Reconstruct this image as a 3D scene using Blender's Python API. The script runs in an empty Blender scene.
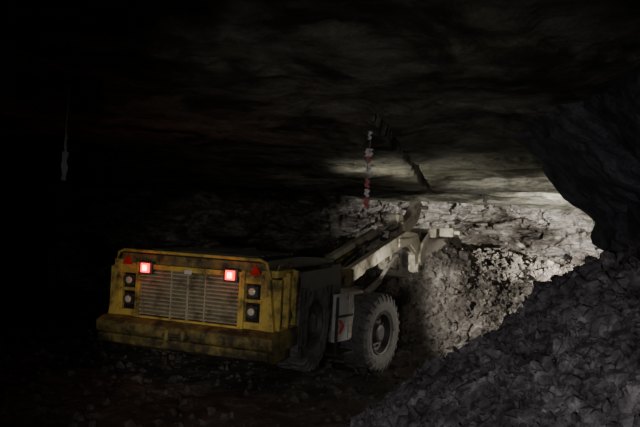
import bpy, bmesh, math, random
from mathutils import Vector, Matrix, noise, Euler
random.seed(7)
S = bpy.context.scene
COL = S.collection

# ---------------------------------------------------------------- helpers
def smooth(a, b, x):
    t = max(0.0, min(1.0, (x-a)/((b-a) or 1e-6)))
    return t*t*(3-2*t)
def nz(x, y, z=0.0): return noise.noise(Vector((x, y, z)))
def fb(x, y, z=0.0, o=4): return noise.fractal(Vector((x, y, z)), 1.0, 2.0, o)
def cell(x, y, z=0.0):
    p=noise.voronoi(Vector((x,y,z)))[1][0]
    return noise.cell(Vector((p[0]*7.3,p[1]*7.3,p[2]*7.3+.5)))

def link(ob, parent=None):
    COL.objects.link(ob)
    if parent is not None: ob.parent = parent
    return ob
def empty(name, loc=(0,0,0), rotz=0.0, parent=None, rot=None):
    e = bpy.data.objects.new(name, None); e.location = loc
    e.rotation_euler = rot if rot else (0,0,rotz); e.empty_display_size=.2
    return link(e, parent)
def mesh(name, vs, fs, mat, parent=None, bevel=0.0, smooth_sh=False, sub=0):
    m = bpy.data.meshes.new(name); m.from_pydata([tuple(v) for v in vs], [], fs)
    m.update()
    if smooth_sh:
        for p in m.polygons: p.use_smooth = True
    if mat: m.materials.append(mat)
    o = bpy.data.objects.new(name, m); link(o, parent)
    if bevel > 0:
        b = o.modifiers.new('bevel','BEVEL'); b.width = bevel; b.segments = 2
        b.limit_method='ANGLE'
    return o
BF = [(0,3,2,1),(4,5,6,7),(0,1,5,4),(1,2,6,5),(2,3,7,6),(3,0,4,7)]
def boxv(x0,x1,y0,y1,z0,z1):
    return [(x0,y0,z0),(x1,y0,z0),(x1,y1,z0),(x0,y1,z0),(x0,y0,z1),(x1,y0,z1),(x1,y1,z1),(x0,y1,z1)]
def box(name, x0,x1,y0,y1,z0,z1, mat, parent, bevel=.012):
    return mesh(name, boxv(x0,x1,y0,y1,z0,z1), BF, mat, parent, bevel)
def boxes(name, lst, mat, parent, bevel=.008):
    vs=[];fs=[]
    for b in lst:
        k=len(vs); vs+=boxv(*b); fs+=[tuple(i+k for i in f) for f in BF]
    return mesh(name, vs, fs, mat, parent, bevel)
def recalc(o):
    bm=bmesh.new(); bm.from_mesh(o.data); bmesh.ops.recalc_face_normals(bm,faces=bm.faces); bm.to_mesh(o.data); bm.free()
    return o
def prism(name, prof, x0, x1, mat, parent, bevel=.012):
    n=len(prof)
    vs=[(x0,p[0],p[1]) for p in prof]+[(x1,p[0],p[1]) for p in prof]
    fs=[tuple(range(n)), tuple(reversed(range(n,2*n)))]
    for i in range(n):
        j=(i+1)%n; fs.append((i,i+n,j+n,j))
    return recalc(mesh(name,vs,fs,mat,parent,bevel))
def prism_y(name, prof, y0, y1, mat, parent, bevel=.01):
    n=len(prof)
    vs=[(p[0],y0,p[1]) for p in prof]+[(p[0],y1,p[1]) for p in prof]
    fs=[tuple(range(n)), tuple(reversed(range(n,2*n)))]
    for i in range(n):
        j=(i+1)%n; fs.append((i,i+n,j+n,j))
    return recalc(mesh(name,vs,fs,mat,parent,bevel))
def rod(name, pts, r, mat, parent, seg=12, radii=None):
    vs=[];fs=[]
    pts=[Vector(p) for p in pts]; n=len(pts)
    for i,p in enumerate(pts):
        d=(pts[min(i+1,n-1)]-pts[max(i-1,0)]).normalized()
        a=Vector((0,0,1)) if abs(d.z)<.9 else Vector((1,0,0))
        u=d.cross(a).normalized(); v=d.cross(u)
        rr=radii[i] if radii else r
        for k in range(seg):
            t=2*math.pi*k/seg; vs.append(p+(u*math.cos(t)+v*math.sin(t))*rr)
    for i in range(n-1):
        for k in range(seg):
            fs.append((i*seg+k,i*seg+(k+1)%seg,(i+1)*seg+(k+1)%seg,(i+1)*seg+k))
    fs.append(tuple(range(seg))); fs.append(tuple(range((n-1)*seg,n*seg)))
    return recalc(mesh(name,vs,fs,mat,parent,0))
def lathe_x(prof, c, seg, side=1):
    vs=[];fs=[];n=len(prof)
    for k in range(seg):
        t=2*math.pi*k/seg
        for (x,r) in prof: vs.append((c[0]+x*side, c[1]+r*math.cos(t), c[2]+r*math.sin(t)))
    for k in range(seg):
        k2=(k+1)%seg
        for i in range(n-1): fs.append((k*n+i,k*n+i+1,k2*n+i+1,k2*n+i))
    return vs,fs

# ---------------------------------------------------------------- materials
def newmat(name):
    m=bpy.data.materials.new(name); m.use_nodes=True
    nt=m.node_tree; b=nt.nodes['Principled BSDF']; return m,nt,b
def N(nt,t,**kw):
    n=nt.nodes.new(t)
    for k,v in kw.items(): setattr(n,k,v)
    return n
def rock_mat(name, cols, scale=1.0, bump=.5, stretch=(1,1,1), rough=.85, fine=9.0, bdist=.08, lo=.3, hi=.7):
    m,nt,b=newmat(name)
    tc=N(nt,'ShaderNodeTexCoord'); mp=N(nt,'ShaderNodeMapping'); mp.inputs['Scale'].default_value=stretch
    nt.links.new(tc.outputs['Object'],mp.inputs['Vector'])
    n1=N(nt,'ShaderNodeTexNoise'); n1.inputs['Scale'].default_value=scale; n1.inputs['Detail'].default_value=8; n1.inputs['Roughness'].default_value=.65
    n1.inputs['Distortion'].default_value=.6
    nt.links.new(mp.outputs[0],n1.inputs['Vector'])
    cr=N(nt,'ShaderNodeValToRGB'); e=cr.color_ramp.elements
    e[0].position=lo; e[0].color=(*cols[0],1); e[1].position=hi; e[1].color=(*cols[-1],1)
    for i,c in enumerate(cols[1:-1]):
        x=e.new(lo+(hi-lo)*(i+1)/(len(cols)-1)); x.color=(*c,1)
    nt.links.new(n1.outputs['Fac'],cr.inputs[0])
    n2=N(nt,'ShaderNodeTexNoise'); n2.inputs['Scale'].default_value=fine; n2.inputs['Detail'].default_value=10; n2.inputs['Roughness'].default_value=.7
    nt.links.new(mp.outputs[0],n2.inputs['Vector'])
    mx=N(nt,'ShaderNodeMixRGB',blend_type='MULTIPLY'); mx.inputs[0].default_value=.85
    cr2=N(nt,'ShaderNodeValToRGB'); cr2.color_ramp.elements[0].position=.34; cr2.color_ramp.elements[0].color=(.25,.25,.25,1); cr2.color_ramp.elements[1].position=.62
    nt.links.new(n2.outputs['Fac'],cr2.inputs[0]); nt.links.new(cr.outputs[0],mx.inputs[1]); nt.links.new(cr2.outputs[0],mx.inputs[2])
    nt.links.new(mx.outputs[0],b.inputs['Base Color'])
    v=N(nt,'ShaderNodeTexVoronoi',feature='DISTANCE_TO_EDGE'); v.inputs['Scale'].default_value=fine*.35
    nt.links.new(mp.outputs[0],v.inputs['Vector'])
    ad=N(nt,'ShaderNodeMath',operation='MULTIPLY_ADD'); ad.inputs[1].default_value=.25
    nt.links.new(v.outputs['Distance'],ad.inputs[0]); nt.links.new(n2.outputs['Fac'],ad.inputs[2])
    bp=N(nt,'ShaderNodeBump'); bp.inputs['Strength'].default_value=bump; bp.inputs['Distance'].default_value=bdist
    nt.links.new(ad.outputs[0],bp.inputs['Height']); nt.links.new(bp.outputs[0],b.inputs['Normal'])
    b.inputs['Roughness'].default_value=rough
    b.inputs['Specular IOR Level'].default_value=.25
    return m
def paint(name, col, dirt=(.035,.028,.02), amt=.5, rough=.55, metal=0.0, scale=3.0):
    m,nt,b=newmat(name)
    tc=N(nt,'ShaderNodeTexCoord'); n1=N(nt,'ShaderNodeTexNoise'); n1.inputs['Scale'].default_value=scale; n1.inputs['Detail'].default_value=10; n1.inputs['Roughness'].default_value=.72
    nt.links.new(tc.outputs['Object'],n1.inputs['Vector'])
    cr=N(nt,'ShaderNodeValToRGB'); e=cr.color_ramp.elements
    e[0].position=.28+amt*.2; e[0].color=(*dirt,1); e[1].position=.42+amt*.28; e[1].color=(*col,1)
    nt.links.new(n1.outputs['Fac'],cr.inputs[0]); nt.links.new(cr.outputs[0],b.inputs['Base Color'])
    bp=N(nt,'ShaderNodeBump'); bp.inputs['Strength'].default_value=.25; bp.inputs['Distance'].default_value=.02
    nt.links.new(n1.outputs['Fac'],bp.inputs['Height']); nt.links.new(bp.outputs[0],b.inputs['Normal'])
    b.inputs['Roughness'].default_value=rough; b.inputs['Metallic'].default_value=metal
    return m
def emis(name,col,s):
    m,nt,b=newmat(name); b.inputs['Base Color'].default_value=(*col,1)
    b.inputs['Emission Color'].default_value=(*col,1); b.inputs['Emission Strength'].default_value=s; return m

M_ceil=rock_mat('ceiling_rock',[(.03,.03,.022),(.10,.10,.065),(.29,.28,.21),(.39,.375,.30),(.16,.155,.11)],.8,1.0,(1,.8,1),.85,3.2,.2,.34,.68)
M_back=rock_mat('layered_rock',[(.07,.055,.042),(.26,.23,.19),(.60,.565,.51),(.22,.16,.11)],.6,1.0,(1,1,2.2),.85,4,.25,.34,.68)
M_pillar=rock_mat('pillar_rock',[(.06,.062,.07),(.14,.14,.155),(.21,.21,.22)],.8,1.0,(1,1,1.6),.7,4,.15)
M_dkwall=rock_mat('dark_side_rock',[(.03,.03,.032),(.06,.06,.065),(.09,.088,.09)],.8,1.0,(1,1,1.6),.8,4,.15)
M_floor=rock_mat('muddy_floor',[(.07,.057,.048),(.17,.145,.12),(.30,.255,.22)],1.2,1.0,(1,1,1),.42,8,.1)
M_muck=rock_mat('broken_ore',[(.05,.041,.033),(.16,.14,.117),(.34,.31,.27)],1.0,.9,(1,1,1),.9,10,.05,.36,.66)
M_fore=rock_mat('rubble_rock',[(.07,.062,.065),(.17,.152,.155),(.38,.35,.35)],2.6,.8,(1,1,1),.8,14,.03,.36,.68)
M_yel=paint('dirty_yellow_paint',(.60,.44,.09),(.08,.06,.025),amt=.46,rough=.65)
M_yeld=paint('muddy_yellow_paint',(.30,.23,.065),(.05,.04,.022),amt=.74,rough=.75)
M_cream=paint('dusty_boom_paint',(.62,.565,.44),(.22,.185,.135),amt=.38,scale=5)
M_buck=paint('muddy_bucket_steel',(.20,.175,.14),(.07,.06,.045),amt=.5,rough=.8)
M_dark=paint('grimy_steel',(.06,.055,.045),(.02,.018,.015),amt=.4)
M_black=paint('black_recess',(.012,.012,.012),(.006,.006,.006))
M_steel=paint('worn_steel',(.32,.30,.27),(.10,.09,.07),amt=.4,metal=.3)
M_grill=paint('dusty_grille',(.38,.34,.22),(.12,.10,.06),amt=.38,scale=5)
M_tire=paint('dusty_rubber',(.17,.157,.14),(.055,.048,.042),amt=.3,rough=.9,scale=6)
M_rim=paint('dusty_rim',(.08,.072,.06),(.03,.028,.022),amt=.35)
M_white=paint('dusty_white_panel',(.60,.60,.56),(.17,.16,.14),amt=.38)
M_tape=paint('faded_white_tape',(.75,.70,.65),(.45,.36,.32),amt=.3,scale=20)
M_tag=paint('grey_tag',(.34,.34,.34),(.2,.2,.2),amt=.1)
M_rtape=paint('faded_red_tape',(.50,.14,.12),(.35,.2,.17),amt=.3,scale=20)
M_red=paint('red_reflector',(.60,.03,.02),(.25,.02,.01),amt=.1,rough=.3)
M_redl=emis('tail_lamp_glow',(1.0,.03,.02),3)
M_core=emis('tail_lamp_bulb',(1.0,.25,.18),18)
M_lens=paint('lamp_lens',(.62,.58,.42),(.35,.32,.22),amt=.1,rough=.15)
M_head=emis('headlamp_glow',(1,.95,.85),30)

# ---------------------------------------------------------------- rock templates
TPL=[]
for k in range(14):
    bm=bmesh.new()
    sx,sy,sz=random.uniform(.7,1.2),random.uniform(.6,1.1),random.uniform(.45,.9)
    for i in range(13):
        v=Vector((random.gauss(0,1),random.gauss(0,1),random.gauss(0,1))).normalized()*random.uniform(.75,1)
        bm.verts.new((v.x*sx,v.y*sy,v.z*sz))
    r=bmesh.ops.convex_hull(bm,input=bm.verts)
    bmesh.ops.delete(bm,geom=[g for g in r['geom_interior'] if isinstance(g,bmesh.types.BMVert)],context='VERTS')
    bm.verts.ensure_lookup_table(); bm.verts.index_update()
    TPL.append(([v.co.copy() for v in bm.verts],[tuple(v.index for v in f.verts) for f in bm.faces])); bm.free()
def add_rocks(vs,fs,hf,x0,x1,y0,y1,count,smin,smax,pw=2.5,accept=None,sink=.2):
    for _ in range(count):
        x=random.uniform(x0,x1); y=random.uniform(y0,y1)
        if accept and not accept(x,y): continue
        s=smin+(smax-smin)*random.random()**pw
        T,F=random.choice(TPL)
        R=Euler((random.uniform(0,6.3),random.uniform(0,6.3),random.uniform(0,6.3))).to_matrix()
        c=Vector((x,y,hf(x,y)+s*sink)); k=len(vs)
        vs.extend([R@v*s+c for v in T]); fs.extend([tuple(i+k for i in f) for f in F])

# ---------------------------------------------------------------- terrain functions
def floor_h(x,y):
    d=(x+1.3)*.342+(y-11.55)*.94
    z=-.4*smooth(-.1,2.0,d)
    return z+.07*fb(x*.9,y*.9,3.1)+.05*nz(x*3,y*3,1)
def muck_h(x,y):
    d=(x-1.97)*.4+(y-15.6)*.9+.25*nz(x*.6,y*.6,9)
    if d<0: h=-.4+d*.5
    else: h=-.4+2.15*(1-math.exp(-d/1.9))
    h+=1.10*math.exp(-(((x-3.15)/.75)**2+((y-16.75)/.6)**2))
    h-=.35*smooth(5,7,x)
    h+=.25*fb(x*.9,y*.9,5)+.14*nz(x*2.6,y*2.6,7)+.06*nz(x*6,y*6,7)
    h-=2.6*(1-smooth(-2.0,1.3,x+.15*(y-16)))
    return h
def fore_h(x,y):
    ridge=7.1+.25*nz(x*1.3,2.2)
    z=.84*(x-.06)
    z=z if z<2.0 else 2.0+.5*(z-2.0)
    z+=.09*fb(x*1.2,y*1.2,8)+.05*nz(x*3,y*3,8)+.02*nz(x*9,y*9,8)
    z-=.9*max(0,y-ridge)
    z-=.15*max(0,4-y)
    z-=.12*math.exp(-((x-2.1)/.5)**2)
    return z

def grid(name,xs,ys,hf,mat,up=True,keep=None):
    nx=len(xs); vs=[(x,y,hf(x,y)) for y in ys for x in xs]; fs=[]
    for j in range(len(ys)-1):
        for i in range(nx-1):
            a=j*nx+i
            if keep and not keep(vs[a]): continue
            f=(a,a+1,a+nx+1,a+nx); fs.append(f if up else f[::-1])
    if keep:
        used=sorted({i for f in fs for i in f}); mp={o:n for n,o in enumerate(used)}
        vs=[vs[i] for i in used]; fs=[tuple(mp[i] for i in f) for f in fs]
    return vs,fs
def rng(a,b,s):
    n=int(round((b-a)/s)); return [a+(b-a)*i/n for i in range(n+1)]

# floor (with scattered stones merged in)
vs,fs=grid('floor',rng(-10,10,.12),rng(-2,24,.12),floor_h,M_floor)
add_rocks(vs,fs,floor_h,-7,4,5,16,3500,.015,.11,3.5)
mesh('floor',vs,fs,M_floor)

# muck pile
vs,fs=grid('m',rng(-2.5,8.0,.1),rng(14.3,21.2,.1),muck_h,M_muck,keep=lambda v:v[2]>floor_h(v[0],v[1])-.25)
acc=lambda x,y: muck_h(x,y)>floor_h(x,y)-.05
add_rocks(vs,fs,muck_h,-1,8.0,14.5,21.1,17000,.02,.13,3.2,acc,.1)
add_rocks(vs,fs,muck_h,-1,8.0,14.5,21.1,140,.15,.30,1.6,acc,.1)
add_rocks(vs,fs,lambda x,y:floor_h(x,y),1.2,4.5,13.6,16.5,500,.02,.12,3)
mesh('ore_muck_pile',vs,fs,M_muck)

# foreground rubble
vs,fs=grid('f',rng(-.4,3.9,.07),rng(1.2,9.6,.08),fore_h,M_fore,keep=lambda v:v[2]>-.25)
acc=lambda x,y: fore_h(x,y)>-.1
add_rocks(vs,fs,fore_h,-.3,3.9,2.5,8.6,14000,.008,.06,1.8,acc,.2)
add_rocks(vs,fs,fore_h,-.2,3.8,3.0,8.4,2400,.05,.12,1.6,acc,.0)
add_rocks(vs,fs,fore_h,-.2,3.8,3.0,7.8,150,.11,.20,1.5,acc,-.1)
mesh('rubble_pile',vs,fs,M_fore)

# ceiling with slabs + crack
CR=[(.50,7.3),(.586,7.74),(.784,8.62),(1.045,9.82),(1.30,10.5),(1.33,11.0),(1.6,12.2),(1.85,13.4),(2.2,15.05),(2.45,16.2),(2.9,18.1)]
def crack(x,y):
    if y<CR[0][1] or y>CR[-1][1]: return 9,0
    for (a,b) in zip(CR,CR[1:]):
        if y<=b[1]:
            t=(y-a[1])/(b[1]-a[1]); cx=a[0]+(b[0]-a[0])*t
            return x-(cx+.05*nz(0,y*3,4)),1
    return 9,0
def ceil_h(x,y):
    z=3.75-.035*(max(y,1)-3)
    t=nz(x*.22+3,y*.30,1.7)+.35*nz(x*.9,y*1.1,2)
    for th,a in ((-.3,.04),(.05,.04),(.3,.05)):
        z-=a*(1-smooth(th-.06,th+.06,t))-a*.5
    z+=.03*fb(x*.6,y*.6,6)+.018*fb(x*2.5,y*2.5,2)+.018*nz(x*1.6,y*1.6,3)+.025*cell(x*.9+.3*nz(x,y,4),y*.9,2.5)
    d,on=crack(x,y)
    if on:
        w=(.046+.035*abs(nz(1,y*1.7,3)))*(.5+.058*y)
        w*=smooth(7.3,7.8,y)*(1-smooth(17,18.1,y))
        if w>.005: z+=.40*(1-smooth(w*.8,w*1.4,abs(d)))
        if 0<d<.5: z-=.04*(1-smooth(.1,.5,d))
    z-=.12*smooth(3.5,8.5,x)*smooth(9,14,y)
    return z
xs=rng(-10,-.0,.12)+rng(.0,3.6,.035)[1:]+rng(3.6,10,.12)[1:]
vs,fs=grid('c',xs,rng(-2,24,.1),ceil_h,M_ceil,False)
mesh('ceiling',vs,fs,M_ceil,smooth_sh=False)

# walls along a path
def wall(name,path,z0,z1,mat,amp,ns,brow=None,dz=.09,ds=.12,side=1,flip=False,zs=3.0,small=.06,blk=0.0):
    P=[]
    for a,b in zip(path,path[1:]):
        a=Vector(a);b=Vector(b);n=max(1,int((b-a).length/ds))
        for i in range(n): P.append(a.lerp(b,i/n))
    P.append(Vector(path[-1]))
    for _ in range(6):
        P=[P[0]]+[(P[i-1]+P[i]*2+P[i+1])/4 for i in range(1,len(P)-1)]+[P[-1]]
    zsn=rng(z0,z1,dz); vs=[];fs=[];nzn=len(zsn)
    for i,p in enumerate(P):
        t=(P[min(i+1,len(P)-1)]-P[max(i-1,0)]).normalized(); nr=Vector((-t.y,t.x))*side
        for z in zsn:
            lay=math.floor(z*3.0+.8*nz(p.x*.3,p.y*.3,2))
            o=amp*fb(p.x*ns,p.y*ns,z*ns*zs)+amp*.8*nz(p.x*.4+lay*3.1,p.y*.4,lay*1.7)+small*nz(p.x*5,p.y*5,z*7)+small*nz(p.x*2.3,p.y*2.3,z*3)
            if blk: o+=blk*cell(p.x*1.4,p.y*1.4,z*2.6)+blk*.5*cell(p.x*3.1,p.y*3.1,z*5+9)
            if brow: o+=brow(z)
            vs.append((p.x+nr.x*o,p.y+nr.y*o,z))
    for i in range(len(P)-1):
        for j in range(nzn-1):
            a=i*nzn+j; f=(a,a+nzn,a+nzn+1,a+1); fs.append(f[::-1] if flip else f)
    return mesh(name,vs,fs,mat)
wall('wall_back',[(-10,23),(-3,22.6),(2,22.8),(5.5,22.0),(8.2,20.8)],-.8,3.7,M_back,.40,.6,lambda z:.35*smooth(2.3,3.2,z),dz=.05,ds=.07,side=-1,small=.10,blk=.22)
wall('wall_right',[(7.6,21.5),(8.4,19.5),(8.9,16),(9.3,9)],-.8,3.7,M_back,.3,.6,lambda z:.5*smooth(2.0,3.2,z),dz=.06,ds=.08,side=-1,blk=.2)
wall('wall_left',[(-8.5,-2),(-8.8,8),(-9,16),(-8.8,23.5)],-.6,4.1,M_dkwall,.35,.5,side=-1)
wall('rock_pillar',[(3.5,-2),(3.35,4),(3.2,7.2),(3.5,8.7),(4.8,9.7),(9.5,10.2)],-.4,4.1,M_pillar,.16,.8,lambda z:1.0*smooth(2.2,3.7,z),side=1,zs=1.2,blk=.08)

# ---------------------------------------------------------------- loader
loader=empty('underground_mining_loader',(0,0,0))
rear=empty('rear_frame',(-1.84,10.20,.02),-math.radians(20),loader)
front=empty('front_frame',(.02,13.72,-.4),-math.radians(32),loader)

def wheel(name,c,parent,side):
    w=empty(name,(0,0,0),0,parent)
    prof=[(-.2,.38),(-.26,.44),(-.285,.54),(-.27,.64),(-.235,.695),(-.1,.715),(.1,.715),(.235,.695),(.27,.64),(.285,.54),(.26,.44),(.2,.38)]
    vs,fs=lathe_x(prof,c,56)
    n=26
    for k in range(n):
        for sgn in (-1,1):
            t0=2*math.pi*(k+(.5 if sgn>0 else 0))/n; dt=2*math.pi/n*.33
            b=len(vs)
            for (x,ra,rb,off) in ((.02,.70,.745,0.0),(.16,.70,.745,.05),(.25,.66,.73,.09),(.285,.60,.645,.10)):
                for r in (ra,rb):
                    for s in (-1,1):
                        t=t0+off+s*dt*.5
                        vs.append((c[0]+sgn*x,c[1]+r*math.cos(t),c[2]+r*math.sin(t)))
            for q in range(3):
                o=b+q*4
                fs+= [(o+2,o+3,o+7,o+6),(o,o+2,o+6,o+4),(o+1,o+5,o+7,o+3)]
            fs+=[(b,b+1,b+3,b+2),(b+12,b+14,b+15,b+13)]
    mesh('tyre',vs,fs,M_tire,w)
    pr=[(.215,.40),(.245,.385),(.235,.36),(.12,.33),(.10,.20),(.13,.18),(.21,.16),(.23,.12),(.23,0)]
    vs,fs=lathe_x(pr,c,40,side); mesh('rim',vs,fs,M_rim,w)
    for k in range(10):
        t=2*math.pi*k/10; cy=c[1]+.255*math.cos(t); cz=c[2]+.255*math.sin(t)
        rod('bolt_%d'%k,[(c[0]+side*.09,cy,cz),(c[0]+side*.15,cy,cz)],.022,M_dark,w,6)
    rod('axle_stub',[(c[0]-side*.6,c[1],c[2]),(c[0]+side*.1,c[1],c[2])],.14,M_dark,w,14)
    return w
for s,nm in ((1,'right'),(-1,'left')):
    wheel('rear_wheel_'+nm,(s*1.18,1.5,.72),rear,s)
    wheel('front_wheel_'+nm,(s*1.22,0,.74),front,s)

# --- rear frame body
box('chassis',-.8,.8,.1,2.8,.45,1.0,M_dark,rear)
box('engine_bay',-.88,.88,.3,2.9,.9,1.68,M_yeld,rear,.03)
prism('hood',[(.02,1.66),(.02,1.74),(.10,1.78),(1.2,1.79),(2.2,1.74),(2.95,1.66),(2.95,1.58),(.3,1.62)],-1.20,1.20,M_dark,rear,.02)
boxes('hood_ribs',[(-.9,.9,.35+.22*i,.40+.22*i,1.77,1.81) for i in range(7)],M_dark,rear)
prism_y('tail_section',[(-1.33,.72),(1.33,.72),(1.22,1.66),(-1.22,1.66)],.10,.66,M_dark,rear,.02)
prism_y('rear_plate_upper',[(-1.24,1.60),(1.24,1.60),(1.19,1.74),(-1.19,1.74)],0,.12,M_yeld,rear,.012)
rod('hood_rim_bar',[(-1.29,-.02,1.52),(-1.22,-.03,1.745),(-1.13,-.04,1.785),(1.13,-.04,1.785),(1.22,-.03,1.745),(1.29,-.02,1.52)],.024,M_yel,rear,8)
for s,nm in ((1,'right'),(-1,'left')):
    def B(n,x0,x1,*a,**k):
        xa,xb=sorted((s*x0,s*x1)); return box(n,xa,xb,*a,**k)
    prism_y('corner_post_'+nm,[(s*1.19,.80),(s*1.38,.74),(s*1.26,1.64),(s*1.15,1.64)],-.03,.12,M_yel,rear)
    B('inner_post_'+nm,.85,.90,-.05,.12,.76,1.62,M_yel,rear)
    B('lamp_recess_'+nm,.90,1.19,.04,.12,.80,1.60,M_black,rear)
    B('lamp_shelf_'+nm,.90,1.19,-.02,.1,.80,.90,M_yel,rear)
    B('lamp_divider_'+nm,.90,1.19,-.02,.1,1.175,1.225,M_yel,rear)
    B('lamp_top_'+nm,.90,1.19,-.02,.1,1.44,1.60,M_yel,rear)
    B('lamp_side_'+nm,1.14,1.19,-.02,.1,.90,1.44,M_yel,rear)
    for i,z in enumerate((1.335,1.05)):
        u=s*1.02
        rod('lamp_housing_%s_%d'%(nm,i),[(u,.08,z),(u,.0,z),(u,-.035,z)],.09,M_dark,rear,18)
        boxes('lamp_body_%s_%d'%(nm,i),[(u-.085,u+.085,-.03,.06,z-.08,z+.08)],M_dark,rear,.02)
        rod('lamp_lens_%s_%d'%(nm,i),[(u,-.03,z),(u,-.05,z),(u,-.06,z)],.055,M_lens,rear,18,radii=[.055,.05,.03])
    a=.085; cx=s*1.06; cz=1.645
    mesh('triangle_reflector_'+nm,[(cx-a,-.045,cz-.075),(cx+a,-.045,cz-.075),(cx,-.045,cz+.08),(cx-a,-.02,cz-.075),(cx+a,-.02,cz-.075),(cx,-.02,cz+.08)],
         [(0,1,2),(5,4,3),(0,3,4,1),(1,4,5,2),(2,5,3,0)],M_red,rear)
    u=s*.70
    box('tail_lamp_housing_'+nm,u-.11,u+.11,-.10,.02,1.45,1.64,M_dark,rear,.015)
    box('tail_lamp_'+nm,u-.075,u+.075,-.125,-.09,1.475,1.615,M_redl,rear,.01)
    box('tail_lamp_bulb_'+nm,u-.035,u+.035,-.135,-.12,1.505,1.585,M_core,rear,.01)
    L=bpy.data.lights.new('tail_glow_'+nm,'POINT'); L.energy=.8; L.color=(1,.05,.03); L.shadow_soft_size=.04
    lo=bpy.data.objects.new('tail_glow_'+nm,L); lo.location=(u,-.24,1.545); link(lo,rear)
# grille
box('grille_backing',-.85,.85,.03,.12,.78,1.60,M_black,rear)
vs=[];fs=[]
for i in range(12):
    z=.85+.0565*i; k=len(vs)
    vs+=[(-.83,-.035,z),(.83,-.035,z),(.83,.03,z+.03),(-.83,.03,z+.03),(-.83,-.035,z+.018),(.83,-.035,z+.018),(.83,.03,z+.048),(-.83,.03,z+.048)]
    fs+=[tuple(a+k for a in f) for f in BF]
mesh('grille_louvres',vs,fs,M_grill,rear)
boxes('grille_straps',[(x-.012,x+.012,-.055,0,.80,1.53) for x in (-.28,.28)]+[(-.02,.02,-.06,0,.8,1.53)],M_grill,rear)
boxes('grille_surround',[(-.86,.86,-.06,.02,.755,.83),(-.86,.86,-.06,.02,1.525,1.60),(-.86,-.82,-.06,.02,.8,1.55),(.82,.86,-.06,.02,.8,1.55)],M_yel,rear)
box('grille_label',-.06,.06,-.075,-.06,1.50,1.56,M_white,rear,.004)
# bumper / counterweight
prism('counterweight_bumper',[(-.26,.58),(-.28,.64),(-.28,.74),(-.12,.80),(.70,.80),(.70,.52),(-.1,.50)],-1.40,1.46,M_yeld,rear,.025)
prism('bumper_lower_plate',[(-.22,.42),(-.24,.55),(.6,.55),(.6,.34),(-.0,.34)],-1.38,1.38,M_yeld,rear,.02)
boxes('tow_lugs',[(-.16,-.10,-.38,-.26,.57,.73),(.10,.16,-.38,-.26,.57,.73)],M_yeld,rear,.02)
rod('tow_pin',[(-.2,-.33,.64),(.2,-.33,.64)],.03,M_dark,rear)
for s,nm in ((1,'right'),(-1,'left')):
    def BL(n,lst,mat,bv=.01):
        return boxes(n,[(min(s*a,s*b),max(s*a,s*b),*r) for (a,b,*r) in lst],mat,rear,bv)
    BL('side_recess_'+nm,[(1.24,1.31,.14,.66,.80,1.56)],M_black)
    BL('side_frame_'+nm,[(1.26,1.42,.06,.12,.76,1.52),(1.26,1.42,.36,.43,.76,1.60),(1.26,1.42,.64,.72,.70,1.62),(1.26,1.42,.06,.72,.74,.82),(1.24,1.36,.06,.72,1.54,1.64)],M_yel)
    BL('side_panel_'+nm,[(1.31,1.34,.13,.35,.84,1.18),(1.31,1.34,.44,.63,1.15,1.52)],M_yeld)
    BL('fender_'+nm,[(.96,1.47,.70,2.30,1.52,1.58),(1.44,1.48,.70,2.3,1.30,1.6)],M_dark)
    BL('mid_box_'+nm,[(.95,1.38,2.32,2.86,.55,1.62)],M_dark,.03)
    BL('mid_box_door_'+nm,[(1.38,1.405,2.38,2.80,.7,1.5)],M_dark)
    BL('step_bars_'+nm,[(1.45,1.50,.74,.80,.30,1.35),(1.45,1.50,.95,1.0,.30,1.35),(1.45,1.50,.74,1.0,.45,.50),(1.45,1.50,.74,1.0,.80,.85)],M_dark)
    rod('grab_rail_'+nm,[(s*1.32,.12,1.60),(s*1.35,.12,1.72),(s*1.35,.60,1.74),(s*1.32,.60,1.60)],.014,M_yeld,rear,8)
    rod('side_hose_'+nm,[(s*1.34,.5,1.15),(s*1.40,.52,.98),(s*1.38,.48,.85)],.02,M_black,rear,8)
rod('exhaust_pipe',[(-.6,1.5,1.7),(-.6,1.5,1.83),(-.6,1.65,1.86),(-.6,1.9,1.86)],.05,M_dark,rear,12)
box('operator_canopy',-1.25,-.30,2.2,2.9,1.62,1.80,M_dark,rear,.04)
rod('articulation_hose_1',[(.5,2.8,1.45),(.55,3.05,1.55),(.6,3.3,1.4)],.03,M_black,rear,8)
rod('articulation_hose_2',[(.65,2.8,1.35),(.7,3.05,1.42),(.7,3.35,1.3)],.03,M_black,rear,8)
rod('articulation_pin',[(0,3.0,.35),(0,3.0,1.3)],.13,M_dark,rear,16)
boxes('hitch_plates',[(-.35,.35,2.75,3.2,.9,.98),(-.35,.35,2.75,3.2,.5,.58)],M_dark,rear)

# --- front frame
prism('front_chassis',[(-1.15,.5),(-1.15,1.35),(-.5,1.55),(.6,1.5),(1.35,1.0),(1.35,.45)],-.72,.72,M_dark,front,.03)
boxes('front_fender_right',[(.74,1.3,-.98,-.86,.75,1.55),(.74,1.3,-.98,-.5,1.51,1.56)],M_cream,front)
boxes('front_fender_left',[(-1.3,-.74,-.98,-.86,.75,1.55),(-1.3,-.74,-.98,-.5,1.51,1.56)],M_cream,front)
prism('fender_side_panel',[(-1.40,.72),(-1.40,1.54),(-.82,1.54),(-.76,1.3),(-.84,.72)],1.20,1.28,M_white,front)
boxes('fender_step',[(1.0,1.36,-1.38,-.86,.48,.54),(1.26,1.31,-1.36,-.86,1.14,1.18),(1.26,1.31,-1.40,-1.36,.5,1.5)],M_dark,front)
y0=-1.32; z0=.86
prism('red_chevron',[(y0,z0),(y0+.12,z0+.12),(y0,z0+.24),(y0+.10,z0+.24),(y0+.22,z0+.12),(y0+.10,z0)],1.278,1.288,M_red,front,0)
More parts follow.
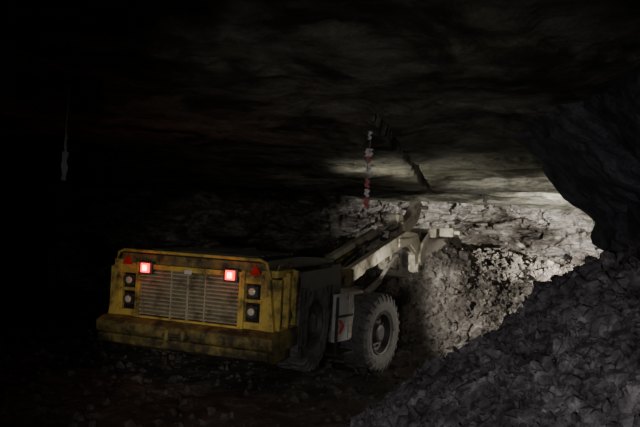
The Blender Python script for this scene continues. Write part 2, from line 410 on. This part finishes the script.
box('panel_equipment_box',1.0,1.20,-1.3,-.9,.7,1.3,M_steel,front,.02)
boxes('boom_tower',[(-.62,-.50,-.45,.35,1.4,1.85),(.50,.62,-.45,.35,1.4,1.85),(-.62,.62,-.45,-.35,1.45,1.75)],M_yeld,front,.03)
boom=[(-.1,1.5),(-.1,1.76),(.6,1.88),(1.9,2.28),(3.0,2.60),(3.60,2.56),(3.88,2.24),(3.84,1.66),(3.60,1.62),(3.50,2.04),(3.0,2.26),(1.9,1.98),(.7,1.60)]
prism('boom_arm_right',boom,.32,.47,M_cream,front,.015)
prism('boom_arm_left',boom,-.47,-.32,M_cream,front,.015)
prism('boom_stiffener_right',[(2.6,2.24),(2.6,2.42),(3.4,2.46),(3.62,2.2),(3.5,2.12),(3.2,2.3)],.465,.50,M_cream,front,.008)
rod('boom_pivot',[(-.65,0,1.65),(.65,0,1.65)],.09,M_dark,front,14)
rod('boom_cross_tube',[(-.45,2.4,2.22),(.45,2.4,2.22)],.10,M_cream,front,16)
box('boom_cross_plate',-.33,.33,2.95,3.15,2.22,2.48,M_cream,front)
rod('boom_hose_1',[(.26,.4,1.86),(.25,1.4,2.28),(.24,2.4,2.56),(.2,3.1,2.66)],.022,M_black,front,8)
rod('boom_hose_2',[(.20,.4,1.86),(.19,1.4,2.24),(.18,2.4,2.50),(.14,3.1,2.62)],.022,M_black,front,8)
boxes('hose_clamps',[(.14,.34,1.2,1.28,2.02,2.30),(.14,.34,2.3,2.38,2.36,2.60)],M_dark,front)
for s,nm in ((1,'right'),(-1,'left')):
    rod('lift_cylinder_'+nm,[(s*.58,.4,1.1),(s*.58,1.5,1.55)],.075,M_dark,front)
    rod('lift_rod_'+nm,[(s*.58,1.45,1.53),(s*.50,2.4,2.04)],.045,M_steel,front)
    rod('boom_end_boss_'+nm,[(s*.28,3.70,1.74),(s*.52,3.70,1.74)],.12,M_cream,front,18)
    rod('boom_end_pin_'+nm,[(s*.50,3.70,1.74),(s*.56,3.70,1.74)],.06,M_dark,front,12)
    rod('lift_pin_'+nm,[(s*.44,2.4,2.06),(s*.60,2.4,2.06)],.06,M_dark,front,12)
rod('tilt_cylinder',[(0,.5,1.85),(0,2.0,2.30)],.07,M_yeld,front,14)
rod('tilt_rod',[(0,1.95,2.28),(0,3.35,2.74)],.04,M_steel,front,12)
prism('tilt_lever',[(3.05,2.34),(3.22,2.72),(3.30,2.98),(3.5,3.0),(3.62,2.80),(4.02,2.98),(4.42,3.36),(4.64,3.28),(4.50,2.94),(4.0,2.60),(3.7,2.36),(3.5,2.1),(3.2,2.1)],-.11,.11,M_cream,front,.02)
rod('tilt_lever_pin',[(-.26,3.5,2.5),(.26,3.5,2.5)],.08,M_dark,front,14)
rod('lever_link',[(-.14,4.52,3.18),(.30,4.52,3.18)],.05,M_steel,front)
boxes('tilt_lever_cheeks',[(-.22,-.12,3.3,3.75,2.35,2.80),(.12,.22,3.3,3.75,2.35,2.80)],M_cream,front,.02)
# bucket
prof=[(4.50,2.58),(4.15,2.44),(3.98,2.10),(3.98,1.75),(4.2,1.45),(4.6,1.25),(5.6,1.05)]
inn=[(4.52,2.52),(4.2,2.39),(4.04,2.08),(4.04,1.77),(4.24,1.5),(4.62,1.31),(5.6,1.09)]
prism('bucket_shell',prof+inn[::-1],-1.02,1.02,M_buck,front,.006)
side=[(4.50,2.58),(4.15,2.44),(3.98,2.10),(3.98,1.75),(4.2,1.45),(4.6,1.25),(5.6,1.05),(5.2,1.8),(4.9,2.45)]
prism('bucket_side_right',side,.98,1.05,M_buck,front,.006)
prism('bucket_side_left',side,-1.05,-.98,M_buck,front,.006)
rod('bucket_top_rim',[(-1.05,4.50,2.60),(1.05,4.50,2.60)],.06,M_cream,front,10)
for u in (-.5,-.25,.25,.5):
    prism('bucket_rib',[(4.02,1.6),(3.75,1.70),(3.68,2.0),(3.85,2.34),(4.2,2.58),(4.3,2.46)],u-.03,u+.03,M_cream,front,.006)
boxes('bucket_corner_guard',[(.78,1.14,4.15,4.55,2.50,2.72),(.90,1.02,4.15,4.4,2.68,2.80),(.55,.72,4.1,4.5,2.46,2.68),(1.10,1.28,4.2,4.34,2.56,2.66)],M_cream,front,.03)
prism('bucket_cutting_edge',[(5.55,1.03),(5.8,1.0),(5.55,1.11)],-1.05,1.05,M_steel,front,0)
vs=[];fs=[]
add_rocks(vs,fs,lambda x,y:1.5+1.0*(1-abs(x)/1.1)*(1-(y-4.1)/1.8)+.1,-.9,.9,4.2,5.5,700,.04,.14,2)
mesh('bucket_load',vs,fs,M_muck,front)
def spot(name,loc,target,power,ang,blend,parent=None,col=(1,.96,.88),size=.05):
    L=bpy.data.lights.new(name,'SPOT'); L.energy=power; L.spot_size=math.radians(ang); L.spot_blend=blend; L.color=col; L.shadow_soft_size=size
    o=bpy.data.objects.new(name,L); o.location=loc
    o.rotation_euler=(Vector(target)-Vector(loc)).to_track_quat('-Z','Y').to_euler(); return link(o,parent)
for s,nm in ((1,'right'),(-1,'left')):
    x=s*.86
    rod('headlamp_stalk_'+nm,[(x-s*.14,.55,1.45),(x,.55,1.60),(x,.55,1.72)],.03,M_dark,front,8)
    rod('headlamp_housing_'+nm,[(x,.45,1.78),(x,.50,1.78),(x,.62,1.78)],.09,M_dark,front,16,radii=[.05,.09,.10])
    rod('headlamp_lens_'+nm,[(x,.615,1.78),(x,.63,1.78)],.085,M_head,front,16)
spot('headlamp_beam_right',(.86,.72,1.78),(5.0,5,1.9),1000,105,.8,front,col=(1,.97,.93))
spot('boom_fill_beam',(.90,.72,1.80),(.30,3.7,2.35),150,46,.9,front)  # extra fill added to brighten the boom, has no lamp of its own
spot('headlamp_beam_left',(-.86,.72,1.78),(2.0,6,2.4),110,64,.9,front)
# added flood on the boom tower, to give the roof its glow
rod('added_flood_housing',[(.56,-.2,1.85),(.56,-.2,1.95)],.07,M_dark,front,12)
spot('ceiling_fill_beam',(.56,-.2,2.02),(2.2,.2,3.7),200,112,1.0,front,size=.15,col=(1,.97,.84))

# ---------------------------------------------------------------- unseen tripod lamp added behind the pillar to brighten wall and wheel
WX,WY=6.4,13.6
wl=empty('added_tripod_light',(WX,WY,0))
fz=floor_h(WX,WY)
for k in range(3):
    t=2*math.pi*k/3; rod('leg_%d'%k,[(0,0,1.0+fz),(.5*math.cos(t),.5*math.sin(t),fz)],.018,M_dark,wl,8)
rod('mast',[(0,0,.8+fz),(0,0,1.95+fz)],.022,M_dark,wl,8)
boxes('lamp_head',[(-.16,.16,-.16,-.04,1.9+fz,2.12+fz)],M_dark,wl)
boxes('lamp_glass',[(-.14,.14,-.04,-.03,1.92+fz,2.10+fz)],M_head,wl)
spot('added_wall_beam',(0,.06,2.0+fz),(-.3,7.5,2.1),6400,68,1.0,wl,col=(1,.97,.93))
spot('added_side_fill',(-.2,.0,2.0+fz),(-5.3,-.5,.3),420,22,.8,wl,size=.1)  # added fill on the front wheel

# ---------------------------------------------------------------- unseen fill spots added by the camera for loader and rubble
spot('camera_fill_beam',(-1.0,.6,2.3),(-1.9,10.2,1.15),620,19.5,.9,col=(1,.95,.82),size=.06)
spot('camera_fill_flood',(-.4,.0,2.4),(1.0,7.0,.4),500,78,1.0,col=(.98,.95,1),size=.05)

# ---------------------------------------------------------------- hanging things
def strap(name,x,y,zb,parts,cm=None,wob=.012):
    e=empty(name,(x,y,0)); zt=ceil_h(x,y)+.02
    pts=[(wob*math.sin(k*1.3),wob*math.cos(k),zt+(zb-zt)*k/8) for k in range(9)]
    rod('cord',pts,.007,cm or M_steel,e,6)
    for i,(t0,t1,w,m) in enumerate(parts):
        za=zt+(zb-zt)*t0; zc=zt+(zb-zt)*t1; vs=[];fs=[]
        n=6
        for k in range(n+1):
            z=za+(zc-za)*k/n; o=wob*math.sin(k*1.7+i); ww=w*(1+.25*math.sin(k*2.1+i))
            a=.5*math.sin(k*.5+i)
            dx=ww*math.cos(a)*.5; dy=ww*math.sin(a)*.5
            vs+=[(o-dx,-.012-dy,z),(o+dx,-.012+dy,z),(o+dx,.004+dy,z),(o-dx,.004-dy,z)]
        for k in range(n):
            for q in range(4):
                a=k*4+q; b=k*4+(q+1)%4; fs.append((a,b,b+4,a+4))
        fs+=[(0,1,2,3),(n*4+3,n*4+2,n*4+1,n*4)]
        mesh('tape_%d'%i,vs,fs,m,e)
    rod('ceiling_plate',[(0,0,zt-.02),(0,0,zt+.01)],.03,M_steel,e,8)
    return e
strap('hanging_reflective_marker',.56,8.6,2.60,[(.02,.12,.04,M_tape),(.24,.34,.09,M_tape),(.34,.42,.06,M_rtape),(.44,.56,.055,M_tape),(.62,.74,.05,M_rtape),(.76,.86,.055,M_tape),(.88,1.0,.07,M_rtape)])
strap('hanging_white_tag',-2.50,6.8,2.69,[(.52,.72,.02,M_tag),(.70,1.0,.05,M_tag)],M_tag,.004)
rb=empty('roof_bolt',(4.1,17.6,0)); z=ceil_h(4.1,17.6)
rod('bolt_shank',[(0,0,z+.05),(.05,0,z-.24)],.03,M_dark,rb,8)
rod('bolt_plate',[(0,0,z-.05),(0,0,z-.02)],.12,M_dark,rb,8)
rod('bolt_nut',[(.03,0,z-.2),(.03,0,z-.14)],.055,M_dark,rb,6)

# ---------------------------------------------------------------- world & camera
w=bpy.data.worlds.new('mine_dark'); S.world=w; w.use_nodes=True
bg=w.node_tree.nodes['Background']; bg.inputs[0].default_value=(.35,.4,.6,1); bg.inputs[1].default_value=.0006
cam=bpy.data.cameras.new('camera'); co=bpy.data.objects.new('camera',cam); link(co)
cam.sensor_width=36; cam.lens=39.4; cam.clip_end=200
co.matrix_world=Matrix.Translation((0,0,2.5))@Matrix.Rotation(math.radians(90),4,'X')@Matrix.Rotation(math.radians(3),4,'Z')
S.camera=co
